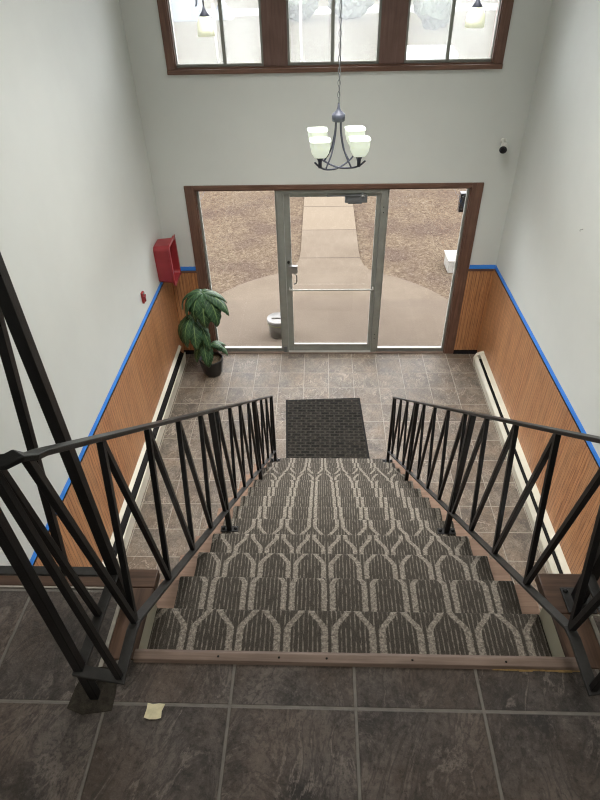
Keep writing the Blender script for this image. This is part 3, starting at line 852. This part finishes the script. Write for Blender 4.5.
# ------------------------------------------------------------------ potted plant
pl = empty('potted_plant', (-1.345, 5.66, FL), 'artificial plant with drooping dark green leaves in black pot by door', 'plant')
PX, PY = -1.345, 5.66
MB().lathe([(.095, 0), (.115, .03), (.145, .20), (.150, .235), (.144, .240), (.136, .225), (.132, .205)], (PX, PY, FL), 8, cap0=True, rot=.3).build('pot', M['pot'], pl)
MB().lathe([(.131, 0), (.06, .012), (.001, .018)], (PX, PY, FL+.200), 16).build('soil', M['soil'], pl)
def leaf(base, az, length, width, lift, droop, mat=M['leaf'], roll=0.):
    """broad toothed leaf: leaves the base at angle lift and bends down by droop"""
    N = 14; pts = []; p = Vector(base); d = Vector((math.cos(az), math.sin(az), 0)); side = Vector((-math.sin(az), math.cos(az), 0))
    v = []; uv = []; f = []
    for i in range(N+1):
        t = i/N; ang = lift - droop*(t**.8)
        if i: p = p + (d*math.cos(ang)+Vector((0, 0, 1))*math.sin(ang))*(length/N)
        nrm = -d*math.sin(ang)+Vector((0, 0, 1))*math.cos(ang)
        sd = (side*math.cos(roll)+nrm*math.sin(roll))
        wv = width*.5*(math.sin(math.pi*min(1, t*.92+.06))**.75)*(1-.25*t)
        wv *= 1+.10*(1 if i % 2 else -1)*(1 if .1 < t < .95 else 0)
        wv = max(wv, .004)
        cup = .22
        for q in (-1, -.5, 0, .5, 1):
            v.append(p + sd*(q*wv) - nrm*(abs(q)**1.6*wv*cup)); uv.append((q, t))
    for i in range(N):
        for k in range(4):
            a = i*5+k; f.append((a, a+1, a+6, a+5))
    b = MB(); b.add(v, f, True); b.uv = uv
    o = b.build('leaf', mat, pl)
    m = o.modifiers.new('thick', 'SOLIDIFY'); m.thickness = .002
    return o
rad = math.radians
def stem(pts, r=.009):
    MB().tube(pts, r, 7).build('stem', M['stem'], pl)
top = (PX+.020, PY-.06, FL+1.16)
stem([(PX+.02, PY, FL+.20), (PX+.01, PY-.01, FL+.55), (PX+.03, PY-.03, FL+.9), top])
mid = (PX-.125, PY-.05, FL+.86)
stem([(PX-.02, PY, FL+.20), (PX-.05, PY-.01, FL+.5), mid], .008)
low = (PX+.015, PY-.05, FL+.45)
stem([(PX, PY-.02, FL+.20), low], .008)
for az, L, W_, li, dr_ in ((-12, .42, .22, 12, 90), (-45, .46, .24, 6, 105), (-82, .46, .23, 5, 115), (-118, .40, .19, 15, 125), (-150, .42, .17, 28, 135), (176, .42, .15, 36, 130),
                          (20, .36, .18, 22, 95), (150, .34, .15, 42, 135), (80, .28, .15, 35, 120), (-165, .36, .13, 8, 110)):
    leaf(top, rad(az), L, W_, rad(li), rad(dr_))
for az, L, W_, li, dr_ in ((-80, .44, .19, 5, 95), (-140, .42, .18, 20, 130), (-178, .34, .15, 25, 140), (-45, .46, .16, -10, 75), (-110, .46, .16, 25, 135), (150, .26, .13, 30, 140)):
    leaf(mid, rad(az), L, W_, rad(li), rad(dr_))
for az, L, W_, li, dr_ in ((-95, .33, .15, 25, 140), (0, .30, .17, 40, 125), (25, .24, .13, 50, 110), (-20, .22, .12, 62, 110)):
    leaf(low, rad(az), L, W_, rad(li), rad(dr_))
leaf((PX-.06, PY-.03, FL+.62), rad(-75), .42, .16, rad(-10), rad(70))
leaf((PX-.05, PY-.03, FL+.50), rad(-120), .30, .13, rad(10), rad(100))

# ------------------------------------------------------------------ chandelier
CX, CY = .112, 4.0
ch = empty('chandelier', (CX, CY, CEIL), 'bronze chandelier with four upturned frosted glass shades hanging on a chain', 'chandelier')
MB().lathe([(.006, -.045), (.05, -.03), (.062, -.008), (.062, 0)], (CX, CY, CEIL), 24, cap1=True).build('ceiling_canopy', M['bronze'], ch)
b = MB(); z = .835; i = 0
while z < CEIL-.05:
    pts = []
    for k in range(11):
        g = 2*math.pi*k/10
        dx = .0075*math.cos(g); dz = .020*math.sin(g)
        pts.append((CX+(dx if i % 2 else 0), CY+(0 if i % 2 else dx), z+.018+dz))
    b.tube(pts, .0026, 5, False); z += .033; i += 1
b.tube([(CX+.004, CY+.004, .83), (CX+.004, CY+.004, CEIL-.04)], .0022, 5)
plabel(b.build('chain', M['darkgrey'], ch), 'dark chain with cord')
MB().lathe([(.006, .842), (.008, .815), (.016, .796), (.038, .777), (.043, .772), (.043, .736), (.038, .732), (.010, .730)], (CX, CY, 0), 24, cap0=True, cap1=True).build('hub', M['bronze'], ch)
SR = .128; ROTC = rad(4)
def cpos(a, r): return CX+r*math.cos(a), CY+r*math.sin(a)
def curve(p, n=14):
    """Catmull-Rom through p"""
    p = [Vector(q) for q in p]; p = [2*p[0]-p[1]]+p+[2*p[-1]-p[-2]]; out = []
    for i in range(1, len(p)-2):
        for k in range(n):
            t = k/n; a, b_, c, d = p[i-1:i+3]
            out.append(.5*((2*b_)+(c-a)*t+(2*a-5*b_+4*c-d)*t*t+(3*b_-a-3*c+d)*t**3))
    out.append(p[-2]); return out
RD = SR*math.sqrt(2)
for i in range(4):
    a = ROTC+math.pi/4+i*math.pi/2
    x, y = cpos(a, .022); x1, y1 = cpos(a, .028); x2, y2 = cpos(a, .060); x3, y3 = cpos(a, RD*.66)
    MB().tube(curve([(x, y, .740), (x1, y1, .66), (x2, y2, .55), (x3, y3, .462)], 8), .0058, 7).build('arm', M['bronze'], ch)
for i in range(2):
    a = ROTC+math.pi/4+i*math.pi/2; dz = .006*i
    pts = [(*cpos(a, RD*1.28), .525), (*cpos(a, RD), .484), (*cpos(a, RD*.6), .452+dz), (*cpos(a, 0), .436+dz), (*cpos(a+math.pi, RD*.6), .452+dz), (*cpos(a+math.pi, RD), .484), (*cpos(a+math.pi, RD*1.28), .525)]
    MB().tube(curve(pts, 8), .0062, 7).build('bow', M['bronze'], ch)
for i in range(4):
    a = ROTC+math.pi/4+i*math.pi/2; x, y = cpos(a, RD)
    zb0 = .484; zs = .506
    sh = MB().lathe([(.022, .040), (.040, .047), (.056, .075), (.064, .110), (.065, .140), (.069, .149), (.065, .149), (.061, .136), (.052, .075), (.030, .049)], (x, y, zs), 32, sq=.45, rot=ROTC).build('shade', M['shade'], ch)
    MB().lathe([(.012, -.004), (.012, .030), (.016, .044), (.024, .060), (.026, .066)], (x, y, zb0), 16, cap0=True, cap1=True).build('socket', M['bronze'], sh)
    MB().lathe([(.012, .045), (.024, .075), (.026, .090), (.016, .110), (.002, .118)], (x, y, zs), 14).build('bulb', M['bulb'], sh)

# pendants in front of the upper windows
def pendant(x, y, z, label, hook):
    root = empty('pendant_lamp', (x, y, CEIL), label, 'lamp', 'pendant lamps before the upper windows')
    MB().lathe([(.006, -.04), (.045, -.028), (.055, -.006), (.055, 0)], (x, y, CEIL), 20, cap1=True).build('ceiling_canopy', M['bronze'], root)
    MB().tube([(x, y, CEIL-.02), (x, y, z+.025)], .005, 7).build('rod', M['bronze'], root)
    sh = MB().lathe([(.022, .002), (.040, -.012), (.053, -.042), (.058, -.080), (.060, -.118), (.057, -.118), (.054, -.080), (.049, -.042), (.028, -.014)], (x, y, z), 30, sq=.12, rot=.2).build('shade', M['shade_warm'], root)
    MB().lathe([(.006, .050), (.008, .040), (.018, .020), (.036, -.002), (.034, -.006)], (x, y, z), 18, cap0=True, cap1=True).build('shade_cap', M['bronze'], root)
    if hook:
        MB().tube(curve([(x, y, z+.16), (x-.020, y, z+.14), (x-.042, y, z+.10), (x-.046, y, z+.062), (x-.058, y, z+.050)], 6), .005, 7).build('scroll', M['bronze'], root)
pendant(-.795, 4.6, 1.270, 'pale glass pendant lamp with curled bracket before the left upper window', True)
pendant(1.037, 4.6, 1.287, 'pale glass pendant lamp before the right upper window', False)

# unseen ceiling fixture for the hall fill lamp, added to brighten the stairs
cl_ = empty('ceiling_fill_light', (.11, 3.6, CEIL), 'added unseen square ceiling fill light with white diffuser above the stairs', 'lamp')
b = MB(); b.box(-.74, .96, 2.75, 2.79, 3.05, CEIL); b.box(-.74, .96, 4.41, 4.45, 3.05, CEIL); b.box(-.74, -.70, 2.79, 4.41, 3.05, CEIL); b.box(.92, .96, 2.79, 4.41, 3.05, CEIL)
b.build('frame', M['white'], cl_)
MB().box(-.70, .92, 2.79, 4.41, 3.06, 3.075).build('diffuser', M['diffuser'], cl_)

ll = empty('ceiling_fill_light', (.11, -.35, CEIL), 'added unseen round ceiling fill light with glass bowl above the landing', 'lamp')  # unseen fixture added to go with the landing fill
MB().lathe([(.22, 3.05), (.235, 3.06), (.235, CEIL)], (.11, -.35, 0), 32).build('frame', M['white'], ll)
MB().lathe([(.215, 3.052), (.215, 3.06), (.001, 3.06)], (.11, -.35, 0), 32).build('diffuser', M['diffuser'], ll)

# ------------------------------------------------------------------ outdoors
GZ = -2.64
o = MB().box(-40, 40, D+.14, 21, GZ-.3, GZ).build('mulch_ground', M['mulch']); struct(o)
o = MB().box(-90, 90, 21, 160, GZ-.3, GZ+.01).build('lawn', M['lawn']); struct(o)
struct(MB().box(-90, 90, 50.5, 56, GZ, GZ+.03).build('road', M['road']))
# rounded concrete pad with the walk leading away
def walkpoly():
    cx, cy, r = .11, 6.62, 2.07
    p = []
    hw_l, hw_r = -.355, .665
    # start right base, go round the arc
    p.append((cx+r, D+.14))
    a0 = 4; 
    for i in range(0, 15):
        a = rad(a0+i*(65-a0)/14); p.append((cx+r*math.cos(a), cy+r*math.sin(a)))
    p += [(.80, 8.66), (.725, 8.82), (.68, 9.05), (hw_r, 9.4), (.66, 20.9), (-.36, 20.9), (hw_l, 9.4), (-.375, 9.05), (-.43, 8.82), (-.54, 8.66)]
    for i in range(0, 15):
        a = rad(115+i*(176-115)/14); p.append((cx+r*math.cos(a), cy+r*math.sin(a)))
    p.append((cx-r, D+.14))
    return p
b = MB().prism(walkpoly(), 'z', GZ, GZ+.03); struct(b.build('path', M['concrete']))
struct(MB().box(-1.5, 1.75, D+.14, D+.30, GZ, FL-.02).build('doorstep', M['concrete'], bevel=.01))

bk = empty('bucket', (-.585, 6.66, GZ+.03), 'white lidded plastic bucket standing outside left of the door', 'bucket')
def bl(prof, nm, m, **k):
    return local(MB().lathe(prof, (0, 0, 0), 28, **k).build(nm, m), bk)
bl([(.118, 0), (.140, .215)], 'body', M['bucket'], cap0=True)
bl([(.1415, .200), (.1425, .214)], 'band', M['yellow'], cap0=True, cap1=True)
bl([(.146, .215), (.151, .222), (.151, .268), (.144, .274), (.136, .264), (.01, .264)], 'lid', M['bucket'], cap0=True, cap1=True)
local(MB().bar((-.085, 0, .268), (.085, 0, .268), .016, .008).build('lid_grip', M['patch']), bk)

ub = empty('utility_box', (2.27, 8.72, GZ), 'white square utility box standing on the brown ground outside', 'box')
local(MB().box(-.19, .28, -.16, .22, 0, .20).build('body', M['offwhite'], bevel=.01), ub)
local(MB().box(-.21, .30, -.18, .24, .20, .225).build('lid', M['offwhite'], bevel=.008), ub)
local(MB().box(.0, .16, -.168, -.158, .03, .16).build('vent_opening', M['slot']), ub)

lb = empty('lock_box', (1.56, D+.36, -.58), 'black metal box fixed outside at the right edge of the glass', 'box')
x0 = 1.580
MB().box(x0-.045, x0+.06, D+.15, D+.23, -.745, -.535).build('body', M['black'], lb, bevel=.008)
MB().box(x0-.035, x0+.04, D+.143, D+.15, -.71, -.57).build('front_cover', M['pot'], lb, bevel=.003)

# car beyond the right upper window
cr_ = empty('car', (3.45, 21.6, GZ), 'pale blue car parked beyond the right upper window', 'car')
sidep = [(-2.1, .30), (-2.15, .75), (-2.0, .95), (-1.75, 1.0), (-1.25, 1.50), (.35, 1.52), (1.0, 1.02), (1.95, .92), (2.2, .70), (2.2, .30)]
local(MB().prism(sidep, 'y', -.85, .85).build('body', M['carwhite'], bevel=.06, seg=3), cr_)
for pts in ([(-1.55, 1.02), (-1.2, 1.42), (-.45, 1.44), (-.45, 1.02)], [(-.35, 1.02), (-.35, 1.44), (.28, 1.44), (.78, 1.02)]):
    local(MB().prism(pts, 'y', -.865, -.84).build('side_window', M['carglass']), cr_)
for x in (-1.35, 1.4):
    for y in (-.80, .80):
        local(MB().lathe([(.18, -.11), (.33, -.10), (.33, .10), (.18, .11)], (x, y, .33), 20, cap0=True, cap1=True, axis=(0, 1, 0)).build('wheel', M['tyre']), cr_)
cr_.rotation_euler.z = math.radians(86)
local(MB().prism([(-1.715, 1.055), (-1.305, 1.465), (-1.325, 1.485), (-1.735, 1.075)], 'y', -.62, .62).build('rear_window', M['carglass']), cr_)
for y in (-.68, .68):
    local(MB().box(-2.17, -2.06, y-.12, y+.12, .62, .80).build('tail_lamp', M['redpaint'], bevel=.02), cr_)
# shed
sh_ = empty('shed', (-9.6, 48.5, GZ), 'pale blue garden shed far beyond the left upper window', 'shed')
local(MB().box(-1.1, 1.1, -.9, .9, 0, 2.0).build('walls', M['shed']), sh_)
local(MB().prism([(-1.3, 2.0), (1.3, 2.0), (0, 2.7)], 'y', -1.1, 1.1).build('roof', M['shedroof']), sh_)
local(MB().box(-.4, .4, -.93, -.9, .1, 1.8).build('door', M['shedroof']), sh_)
tn = MB().prism([(-7.9, GZ), (-6.4, GZ), (-7.1, GZ+1.2)], 'y', 48, 49.5).build('tarp_tent', M['shed'])
tag(tn, 'small pale blue tent-shaped tarp right of the distant shed', 'tarp')
for x in (-3.9, -.75):
    pz = empty('white_post', (x, 24.5, GZ), 'thin white post on lawn seen through the left upper window' if x < -2 else 'thin white post on lawn seen through the middle upper window', 'post')
    local(MB().tube([(0, 0, 0), (0, 0, 2.6)], .05, 8).build('pole', M['offwhite']), pz)
    local(MB().box(-.12, .12, -.12, .12, 0, .06).build('foot', M['white'], bevel=.01), pz)
def bush(x, y, r, h, label):
    root = empty('bush', (x, y, GZ), label, 'bush', 'bushes across the lawn')
    bm = bmesh.new(); bmesh.ops.create_icosphere(bm, subdivisions=4, radius=1)
    rnd = random.Random(int(x*10))
    from mathutils import noise as nz_
    for v in bm.verts:
        n = nz_.noise(v.co*2.2+Vector((x, y, 0)))*.28+nz_.noise(v.co*7+Vector((y, x, 3)))*.14
        c = v.co*(1+n); v.co = Vector((c.x*r, c.y*r, h*.52+c.z*h*.5))
    me = bpy.data.meshes.new('foliage'); bm.to_mesh(me); bm.free(); me.materials.append(M['bushgreen'])
    o = bpy.data.objects.new('foliage', me); COL.objects.link(o); local(o, root)
    local(MB().tube([(0, 0, 0), (0, 0, h*.3)], .12, 8).build('trunk', M['stem']), root)
bush(6.6, 40.5, 1.15, 2.6, 'round evergreen bush across the lawn beyond the right upper window')
bush(-1.6, 46.5, 1.5, 2.3, 'low evergreen bush far beyond the middle upper window, left one')
bush(1.9, 47.0, 1.5, 2.3, 'low evergreen bush far beyond the middle upper window, right one')
